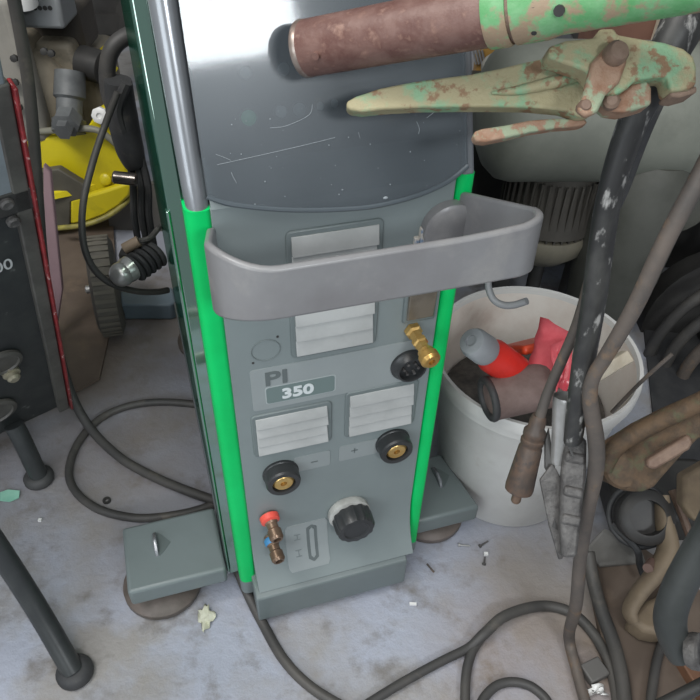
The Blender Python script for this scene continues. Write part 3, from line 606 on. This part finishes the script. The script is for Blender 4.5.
# ------------------------------------------------------------------ left background
single('floor_board', B().prism([F(55, 190, .004), F(112, 200, .004), F(118, 300, .004), F(100, 380, .004), F(72, 395, .004), F(58, 330, .004)], (0, 0, .006)), BROWNM, 'brown dusty board on the floor under the tiller wheel', 'board')
single('mauve_sheet', B().prism([Y(43, 165, 1.16), Y(50, 172, 1.16), Y(62, 290, 1.06), Y(54, 345, 1.02), Y(44, 300, 1.05)], (0, .012, 0)), PINK, 'mauve sheet standing behind the thick dusty cable', 'sheet', bev=.002)
tl_ = thing('tiller', 'yellow garden tiller with beige engine parked behind the machines', 'tiller', F(100, 300, 0))
yd = 1.40
obj('deck', B().prism([Y(x, y, yd) for x, y in [(10, 142), (45, 138), (84, 133), (97, 112), (103, 108), (110, 112), (122, 160), (132, 182), (120, 196), (100, 194), (84, 185), (58, 169), (40, 171), (10, 176)]], (0, .03, 0)), YELLOW, tl_, bev=.004)
obj('deck_bowl', B().lathe([(.155, 0), (.158, .012), (.150, .02), (.12, .05), (.05, .075), (.002, .08)], Y(76, 192, 1.50), V((-.25, .45, 1)), 40, cap=False), YELLOW, tl_)
obj('deck_skirt', B().prism([Y(x, y, yd-.03) for x, y in [(70, 200), (100, 192), (132, 182), (130, 196), (120, 206), (106, 215), (88, 222), (70, 225)]], (0, .02, 0)), YELLOW, tl_, bev=.006)
obj('side_plate', B().prism([Y(x, y, 1.42) for x, y in [(108, 215), (132, 190), (165, 180), (175, 300), (118, 292)]], (0, .015, 0)), mat('dark grey plate', '#5f5d59', '#6b6862', scale=9, rough=.6), tl_, 'dark grey plate')
obj('deck_rim', B().tube([Y(58, 228, 1.34), Y(84, 225, 1.34), Y(108, 216, 1.36), Y(126, 202, 1.38), Y(135, 186, 1.40)], .006, n=10), mat('worn yellow rim', '#a39a4a', '#7b7440', scale=30, rough=.5), tl_, 'worn yellow rim')
obj('guard', B().prism([Y(x, y, yd-.03) for x, y in [(38, 172), (58, 169), (84, 185), (86, 198), (71, 202), (70, 227), (56, 233), (42, 232)]], (0, .02, 0)), mat('dark dusty guard', '#59554a', '#4b483f', scale=14, rough=.7), tl_, 'dark guard plate', bev=.003)
obj('arm_rod', B().tube([Y(20, 133, yd+.01), Y(60, 130, yd-.01), Y(92, 129, yd-.02), Y(108, 137, yd-.02), Y(122, 150, yd-.02)], .007, n=10), mat('grey rod 2', '#7d7c70', rough=.5), tl_)
obj('deck_bolt', B().lathe([(.017, 0), (.017, .010), (.011, .013), (.006, .013), (.006, .010)], Y(101, 115, yd-.002), (0, -1, .3), 8), WHITEP, tl_, 'pale bolt boss')
obj('deck_bolt', B().lathe([(.013, 0), (.013, .006), (.008, .010)], Y(106, 179, yd-.002), (0, -1, .3), 14), YELLOW, tl_)
en = obj('engine_block', B().box(Y(70, 95, 1.62), (.20, .20, .22)).box(Y(22, 85, 1.55), (.15, .16, .26)), BEIGE, tl_, 'oily beige engine casting', bev=.02, seg=3)
obj('cylinder_head', B().box(Y(52, 22, 1.60), (.16, .12, .10)), mat('dark filter cover', '#4c4741', '#57514a', scale=12, rough=.6), en, bev=.015)
obj('engine_cowl', B().ball(Y(40, 104, 1.50), .115, 12, (.8, .6, 1.1)), BEIGE, en)
obj('shroud', B().prism([Y(x, y, 1.50) for x, y in [(34, 42), (70, 44), (76, 60), (100, 84), (104, 112), (100, 130), (70, 134), (30, 132), (28, 70)]], (0, .05, 0)), BEIGE, en, bev=.012, seg=3)
obj('carburettor', B().lathe([(.030, 0), (.032, .05), (.026, .055), (.026, .09), (.034, .095), (.034, .12), (.012, .125)], Y(70, 72, 1.46), Y(69, 126, 1.40)-Y(70, 72, 1.46), 22), GREYC, en, 'grey carburettor')
obj('drain_plug', B().lathe([(.028, 0), (.028, .03), (.018, .032), (.018, .05)], Y(69, 117, 1.39), (0, -1, -.2), 6), GREYC, en)
obj('air_pipe', B().lathe([(.034, 0), (.034, .05), (.026, .055)], Y(82, 62, 1.50), V((1, -.3, -.1)), 22), DARKM, en, 'dark air pipe')
obj('side_cover', B().box(Y(8, 70, 1.42), (.11, .05, .30)), mat('pale casting', '#8f8b83', '#7d7a73', scale=9, rough=.6), en, 'pale side cover', bev=.02, seg=3)
for x, y in ((12, 82), (16, 82), (20, 107), (8, 108), (15, 58), (45, 51), (52, 53)):
    obj('bolt_head', B().lathe([(.007, 0), (.007, .008), (.003, .009)], Y(x, y, 1.385), (0, -1, .2), 8), DARKM, en)
obj('bracket', B().prism([Y(x, y, 1.55) for x, y in [(97, 52), (105, 46), (108, 62), (116, 72), (112, 76), (102, 66)]], (0, .02, 0)), YELLOW, tl_, 'yellow bracket')
wc = Y(106, 300, 1.07); wx = (V((.95, .31, -.04))).normalized()
wh = obj('wheel', B().lathe([(.052, -.021), (.082, -.024), (.094, -.018), (.096, 0), (.094, .018), (.082, .024), (.052, .021)], V((wc.x, 1.085, .099)), wx, 40, cap=True), TYRE, tl_, 'narrow dusty tyre')
g = B()
for k in range(36):
    t = 2*math.pi*k/36; c = V((wc.x, 1.085, .099)); up = frame_of(wx)[0]*math.cos(t)+frame_of(wx)[1]*math.sin(t); 
    g.box(c+up*.0965, (.036, .007, .0016), (wx, up.cross(wx), up))
obj('tread', g, mat('tread', '#69655c', rough=.85), wh)
obj('wheel_bolt', B().lathe([(.008, 0), (.008, .012), (.004, .014)], V((wc.x-.022, 1.075, .099)), -wx, 12), STEEL, tl_)
single('control_box', B().box(Y(43, 3, 1.50), (.10, .09, .07)), mat('grey cover', '#8d9092', rough=.5), 'grey box with small holes above the beige engine', 'box', bev=.008)
cb_ = bpy.data.objects['control_box']
g = B()
for k in range(5): g.lathe([(.0045, 0), (.0045, .001)], Y(30+k*5, 8, 1.4548), (0, -1, 0), 8)
obj('vent_holes', g, DARKM, cb_)
single('white_bottle_neck', B().lathe([(.026, 0), (.026, .06), (.018, .07)], Y(24, 4, 1.42), V((.1, -.2, 1)), 20), WHITEP, 'white plastic neck beside the grey box with holes', 'bottle')
# looped cable and wrapped bundle
single('looped_cable', B().tube([Y(160, 20, 1.25), Y(135, 32, 1.20), Y(116, 44, 1.18), Y(108, 62, 1.17), Y(108, 88, 1.16), Y(114, 108, 1.15), Y(122, 122, 1.15)], .0135, n=12), CABLE, 'thick black cable looping behind the green side panel', 'cable')
single('thin_cable', B().tube([Y(118, 92, 1.10), Y(104, 128, 1.08), Y(92, 165, 1.03), Y(83, 205, .98), Y(83, 240, .95), Y(92, 266, .94), Y(110, 283, .945), Y(135, 291, .97), Y(156, 292, 1.0), Y(168, 290, 1.02)], .0056, n=10), CABLE, 'thin black cable curving down past the tyre to the blue grey base', 'cable')
bu = thing('cable_bundle', 'black wrapped cable bundle hanging by the green side panel', 'cable', Y(132, 190, 1.14))
obj('wrap', B().tube([Y(118, 80, 1.15), Y(122, 115, 1.15), Y(130, 150, 1.14), Y(136, 165, 1.14)], [.022, .026, .024, .018], n=14), BLACKR, bu)
for k, (x0, x1) in enumerate(((128, 133), (134, 141), (139, 148))): obj('wire', B().tube([Y(x0, 150, 1.14), Y(x1, 185, 1.13), Y(x1+1, 215, 1.12), Y(x1+6, 245, 1.12)], .0065, n=8), BLACKR, bu)
obj('stem', B().tube([Y(127, 82, 1.13), Y(118, 108, 1.13), Y(124, 132, 1.13)], .009, n=8), BLACKR, bu)
single('chrome_pin', B().lathe([(.009, 0), (.011, .002), (.011, .038), (.009, .04)], Y(113, 177, 1.10), V((1, .05, -.12)), 18), mat('dull chrome', '#8d8580', rough=.25, metal=.9), 'dull chrome pin in front of the yellow tiller deck', 'pin')
single('dark_gear', B().lathe([(.08, 0), (.08, .04), (.05, .05)], Y(150, 20, 2.0), V((-.3, -1, .3)), 24).box(Y(130, -5, 2.05), (.30, .12, .22)).box(Y(118, 22, 2.0), (.22, .05, .05)), DARKM, 'dark machine parts behind the looped cable', 'machine part')
# blue grey base with springs
bb = thing('hitch_base', 'blue grey metal base with black spring and chrome ball', 'machine', F(150, 315, 0))
obj('base', B().prism([F(119, 291, .040), F(172, 287, .040), F(176, 302, .040), F(170, 305, .040), F(121, 305, .040)], (0, 0, -.0385)), BLUEG, bb, bev=.004)
sb = B(); s0, s1 = D(132, 270, 1.22), D(158, 252, 1.25); sx, sy, sa = frame_of(s1-s0); n = 40
sb.tube([s0+(s1-s0)*(k/n)+(sx*math.cos(k*.785)+sy*math.sin(k*.785))*.021 for k in range(n+1)], .0052, n=8, sub=2)
obj('spring', sb, BLACKR, bb, 'black coil spring'); obj('spring_core', B().cyl(s0, s1, .015), DARKM, bb)
obj('chrome_ball', B().ball(D(122, 274, 1.20), .021, 12).lathe([(.018, 0), (.022, .012), (.022, .02)], D(122, 274, 1.2), s1-s0, 20), STEEL, bb, 'chrome ball end')
obj('grip_lever', B().tube([D(124, 249, 1.22), D(139, 241, 1.22)], .0095, n=12), mat('tan grip', '#8f7d6b', rough=.6), bb, 'tan grip')
obj('lever_rod', B().tube([D(139, 241, 1.22), D(150, 238, 1.23), D(160, 226, 1.26)], .005, n=8), STEELD, bb)
obj('lever_block', B().box(D(136, 254, 1.24), (.05, .04, .025)), DARKM, bb, bev=.006)

# ------------------------------------------------------------------ right background
cm = thing('compressor', 'dusty pale grey tank and finned motor standing behind bucket', 'compressor', F(600, 280, 0))
c0 = Y(502, 112, 1.17); c1 = c0+V((.62, .06, -.01)); RT = .115
obj('tank', B().lathe([(.003, -.045), (RT*.5, -.038), (RT*.8, -.022), (RT*.95, -.004), (RT, .02), (RT, .60), (RT*.9, .63), (.003, .66)], c0, c1-c0, 40), TANK, cm, 'pale grey green tank')
mc = Y(552, 195, 1.19); mb = Y(561, 262, 1.06)
mo = obj('motor', B().cyl(mc+V((0, .02, .06)), mc+V((0, 0, -.06)), .088, .088, 36), MOTOR, cm, 'dark finned motor')
g = B()
for k in range(40):
    t = 2*math.pi*k/40; d = V((math.cos(t), math.sin(t), 0)); g.box(mc+V((0, .008, .002))+d*.0885, (.006, .0035, .12), (d, V((-d.y, d.x, 0)), V((0, 0, 1))))
obj('cooling_fin', g, MOTOR, mo)
obj('end_bell', B().lathe([(.086, 0), (.090, -.012), (.084, -.040), (.060, -.066), (.02, -.075), (.002, -.076)], mc+V((0, 0, -.055)), (0, 0, 1), 36), MOTORC, cm, 'cream end bell')
lc = Y(625, 240, 1.14)
obj('housing', B().lathe([(.04, -.16), (.072, -.14), (.082, -.06), (.085, .05), (.08, .14), (.06, .17)], lc, V((.05, .05, 1)), 32), LUMP, cm, 'rounded grey housing')
obj('cover_disc', B().lathe([(.085, 0), (.085, .02), (.07, .03), (.02, .034)], Y(668, 185, 1.17), V((-.2, -1, .35)), 32), mat('dark disc', '#4f4f49', '#5a5a52', scale=8, rough=.6), cm)
obj('dark_fill_base', B().bx(.12, 1.15, 1.34, 1.54, .0005, .36), DARKM, cm, 'dark box added to darken the gap below the tank', bev=.01)  # added box, hides bright floor and darkens the gap behind the motor
for dx in (.06, .5): obj('leg', B().box((c0.x+dx, c0.y+.02, (c0.z-RT)/2+.002), (.03, .05, c0.z-RT+.02)), DARKM, cm)
for dx, dy in ((.0, -.02), (.075, .0)): obj('support', B().cyl((mc.x+dx, mc.y+dy, .0005), (mc.x+dx, mc.y+dy, mc.z-.12), .014), DARKM, cm)
# coil of dark hose, standing, and a dark box added behind to fill the gap
single('dark_fill_box', B().bx(.64, 1.15, 1.72, 1.95, .0005, .60), DARKM, 'added dark box filling the gap behind the pale grey tank at right', 'machine', bev=.02)
hc = Y(722, 365, 1.02)
for k, (rr, m) in enumerate(((.098, HOSEB), (.126, CABLE), (.152, CABLE))):
    pts = [hc+V((rr*math.cos(t*math.pi/10)*.86, .03*k-.03, rr*math.sin(t*math.pi/10)*1.22)) for t in range(20)]
    single('hose_coil', B().tube(pts, .0115 if k else .0125, n=10, sub=3, closed=True), m, ('innermost brown turn of the hose coil at right', 'middle black turn of the hose coil at right edge', 'outermost black turn of hose coil next to the bucket')[k], 'hose', 'hose coil turns at the right edge')
single('coil_reel', B().lathe([(.16, 0), (.16, .05), (.05, .06), (.05, .12)], hc+V((.03, .15, 0)), V((0, -1, .15)), 32), DARKM, 'dark round reel behind the hose coil', 'reel')
# rusty bracket
br = thing('rusty_bracket', 'rusty brown and green arm bracket reaching in at right', 'bracket', D(650, 480, .80))
obj('arm', slab([(700, 397), (725, 385), (740, 415), (716, 432), (700, 440), (684, 456), (668, 474), (656, 488), (644, 494), (626, 492), (607, 483), (598, 472), (599, 460), (610, 444), (640, 425), (670, 410)], lambda x: .80-(x-600)*.0007, .03), RUSTG, br, bev=.007, seg=3)
obj('arm_rib', B().tube([D(605, 470, .782), D(616, 447, .775), D(650, 426, .755), D(700, 402, .72), D(725, 390, .70)], [.008, .010, .010, .010, .010], n=12), RUSTG, br)
obj('cheek', B().lathe([(.022, -.004), (.023, 0), (.020, .004), (.010, .006)], D(624, 468, .782), -FW, 28), RUSTG, br)
obj('slot_bar', slab([(648, 460), (690, 434), (694, 443), (690, 450), (656, 470), (648, 468)], .735, .012), RUSTB, br, 'brown bar in slot', bev=.003)
# lower right clutter
single('dark_fill_sheet', B().prism([F(640, 300, .0005), F(760, 270, .0005), F(780, 470, .0005), F(700, 480, .0005), F(655, 440, .0005)], (0, 0, .006)), BLACKR, 'added dark sheet darkening the floor under the hose coil', 'mat')  # added sheet, darkens the bright floor showing at the right edge
single('brown_board', B().prism([F(588, 545, .012), F(640, 545, .012), F(700, 590, .012), F(760, 700, .012), F(640, 720, .012), F(606, 660, .012), F(594, 600, .012)], (0, 0, -.0115)), BROWNM, 'brown dusty board on the floor at lower right corner', 'board')
gm = thing('drive_unit', 'black round drive unit on grey wedge foot below rusty bracket', 'machine', F(630, 560, 0))
obj('drum', B().lathe([(.034, 0), (.038, .006), (.038, .036), (.034, .040), (.024, .042), (.024, .016)], F(640, 516, .10), V((-.12, -.62, .8)), 30), mat('black drum', '#2d2c2b', '#383634', scale=18, rough=.45), gm)
obj('drum_ring', B().tube([F(640, 516, .10)+(frame_of(V((-.12, -.62, .8)))[0]*math.cos(t*.5236)+frame_of(V((-.12, -.62, .8)))[1]*math.sin(t*.5236))*.043 for t in range(12)], .004, closed=True, sub=3), BLACKR, gm)
obj('foot', B().prism([F(586, 548, .018), F(604, 528, .06), F(640, 545, .05), F(646, 562, .018), F(600, 566, .018)], (0, 0, -.0055)), mat('grey wedge', '#6f6d69', '#5e5c58', scale=14, rough=.6), gm, 'grey wedge foot', bev=.002)
obj('dark_fill_block', B().box(F(648, 530, .035)+V((.03, .06, .0)), (.16, .12, .065)), DARKM, gm, bev=.012)  # added block, fills the dark area behind the drum
obj('lead', B().tube([F(612, 524, .09), F(636, 548, .08), F(640, 565, .05), F(646, 582, .03)], .005, n=8), BLACKR, gm)
bs = thing('bent_bracket', 'tan bent steel bracket lying under the thick black hose', 'bracket', F(650, 610, 0))
obj('strap', B().tube([F(662, 495, .14), F(664, 520, .12), F(668, 548, .10), F(656, 572, .085), F(640, 592, .072), (F(630, 610, .062)), F(634, 622, .055)], [.014, .018, .022, .020, .018, .016, .011], n=14, flat=.6), BEND, bs)
obj('toe', B().prism([F(x, y, .05) for x, y in [(628, 618), (644, 600), (668, 590), (676, 560), (686, 575), (676, 620), (664, 634), (645, 630)]], (0, 0, -.035)), BEND, bs, bev=.008, seg=3)
obj('toe_pin', B().lathe([(.007, 0), (.007, .02)], F(652, 562, .09), V((-.5, -.6, .3)), 12), mat('pinkish pin', '#6b564e', rough=.5), bs)
obj('upright', B().prism([F(x, y, .17) for x, y in [(684, 476), (712, 460), (712, 530), (694, 520), (684, 505)]], (0, .02, -.02)), BEND, bs, bev=.005)
obj('rail', B().tube([F(672, 490, .12), F(684, 520, .10), F(694, 548, .08)], .006, n=8), RUSTB, bs)
hz = thing('thick_hose', 'thick black hose with ring end at lower right', 'hose', F(680, 620, 0))
obj('hose', B().tube([D(735, 470, .70), D(712, 525, .72), D(692, 562, .74), D(677, 592, .755), (D(670, 618, .765)), D(674, 640, .775), D(682, 655, .78)], [.015, .0155, .0165, .0170, .0170, .016, .015], n=16), mat('slate hose', '#303332', '#3b3e3d', scale=12, rough=.5), hz)
obj('ring_end', B().lathe([(.017, 0), (.019, .004), (.019, .012), (.015, .014), (.012, .010)], D(688, 650, .765), V((.75, -.4, .55)), 22), STEELD, hz, 'dull metal ring')
single('dark_rail', B().tube([D(640, 716, .885), D(700, 686, .86), D(760, 655, .84)], .0085, n=12), DARKM, 'dark rail crossing the lower right corner', 'rail')
single('side_cable', B().tube([F(588, 552, .05), F(593, 580, .03), F(602, 612, .022), F(614, 645, .02), F(622, 680, .02), F(626, 715, .02)], .0095, n=12), CABLE, 'black cable running down along the brown board edge', 'cable')
single('back_cable', B().tube([F(676, 622, .024), F(660, 650, .02), F(652, 690, .02), F(650, 715, .02)], .0065, n=10), CABLE, 'black cable curving over the brown board under the thick hose', 'cable')
single('orange_bar', B().box(F(690, 672, .02), (.018, .09, .02), (V((.95, .3, 0)), V((-.3, .95, 0)), V((0, 0, 1)))), mat('orange brown bar', '#7d5a44', '#6b4d3b', scale=20, rough=.6), 'orange brown bar under the dark rail', 'bar', bev=.002)

# top right background
single('ochre_post', B().box(Y(492, 30, 1.75), (.055, .05, 1.0)), OCHRE, 'ochre wooden post behind the spring strip and pliers', 'post', bev=.004)
sp2 = B(); q0 = Y(475, 62, 1.45)
for k in range(4): sp2.tube([Y(473+k*3, 50, 1.72), Y(476+k*3, 64, 1.72)], .0028, n=6)
single('spring', sp2, STEEL, 'small pale spring by the right hood post', 'spring')
single('plastic_dome', B().ball(Y(502, 68, 1.36), .036, 12, (1.1, 1, .8)), mat('dusty white', '#b9b7ad', rough=.6), 'dusty white domed cap above the grey tank', 'cap')
for k, (m, y0, lab) in enumerate(((mat('red wire', '#b3383a', rough=.5), 0, 'red wire bundle under the green pipe'), (mat('navy wire', '#3a4a63', rough=.5), 4, 'dark blue wire under the red wire'), (mat('pale wire', '#c3b9ba', rough=.5), -4, 'pale wire above the red wire'))):
    single('wire', B().tube([Y(504, 44+y0, 1.28), Y(508, 54+y0, 1.27), Y(518, 62+y0, 1.27), Y(534, 67+y0, 1.27)], .007, n=10), m, lab, 'wire')
single('dark_junction', B().box(Y(538, 62, 1.36), (.12, .08, .09)), mat('dark box', '#4a4d50', rough=.5), 'dark box behind the wires under the green pipe', 'box', bev=.008)
single('blue_lever', B().tube([Y(536, 55, 1.28), Y(543, 45, 1.28)], .0035, n=8), mat('pale blue', '#86a9bd', rough=.4), 'small pale blue lever near the wires', 'lever')
single('crate', B().box(Y(640, 38, 1.6), (.22, .16, .16)), BRICK, 'red brown crate behind the pliers', 'crate', bev=.004)
single('cream_board', B().box(Y(659, 40, 1.5), (.018, .1, .14)), CREAM, 'cream board edge beside the red brown crate', 'board', bev=.002)
single('dark_backdrop', B().bx(.72, 1.35, 2.25, 2.6, 0.0005, .8), mat('dark cabinet paint', '#4b4a46', '#3f3e3b', scale=6, rough=.6), 'dark cabinet box added far behind the pliers at right', 'backdrop', bev=.01)  # added box, keeps the surroundings dark behind the tank and pliers

# ------------------------------------------------------------------ litter on the floor
b = B(); b.prism([F(x, y, .003) for x, y in [(0, 493), (8, 490), (20, 491), (19, 498), (10, 502), (0, 501)]], (0, 0, .0015)); single('paper_scrap', b, TURQ, 'turquoise paper scrap on the floor under the black unit', 'paper')
crumple((F(198, 612, .004), F(207, 604, .008), F(217, 616, .006), F(203, 632, .004)), 0, .001, PAPER, 'paper_scrap', 'crumpled cream scrap left of the black floor cable', 'paper', .003, 5)
def screw(x0, y0, x1, y1, lab, m=STEELD):
    p, q = F(x0, y0, .0025), F(x1, y1, .0025); single('screw', B().cyl(p, q, .0016, .0012, 8).lathe([(.003, -.001), (.003, .0012)], p, q-p, 8), m, lab, 'screw', 'screws on the floor before the bucket')
screw(459, 545, 470, 546, 'pale screw lying level, left of the screws by the bucket', STEEL); screw(480, 546, 488, 541, 'dark screw tilted up, right of the pale level screw'); screw(484, 564, 485, 557, 'dark upright screw, lowest of the screws by bucket')
single('white_chip', B().box(F(486, 554, .003), (.006, .005, .004)), WHITEP, 'white chip among the screws by the bucket', 'chip')
single('white_chip', B().box(F(413, 604, .003), (.010, .004, .003)), WHITEP, 'white chip alone on the floor right of the base step', 'chip')
single('twig', B().tube([F(427, 564, .002), F(433, 571, .002), F(434, 572, .002)], .0016, n=6), HOSEB, 'dark twig on the floor right of the base step', 'twig')
single('washer', B().lathe([(.0065, 0), (.0065, .003), (.003, .003), (.003, 0)], F(107, 501, .0005), (0, 0, 1), 16, cap=False), DARKM, 'black washer inside the cable loop', 'washer')
single('grey_tile', B().box(F(594, 671, .008), (.030, .026, .014), (V((.9, .43, 0)), V((-.43, .9, 0)), V((0, 0, 1)))), mat('grey tile', '#5f5d5a', rough=.6), 'small grey block on the floor beside the hose foot', 'block', bev=.002)
crumple((F(582, 690, .006), F(600, 684, .012), F(606, 692, .012), F(590, 698, .005)), 0, .001, WHITEP, 'paper_scrap', 'crumpled white scrap below the small grey block', 'paper', .004, 5)
single('white_chip', B().box(F(40, 520, .002), (.005, .005, .003)), WHITEP, 'tiny white chip on the floor below the leg foot', 'chip')
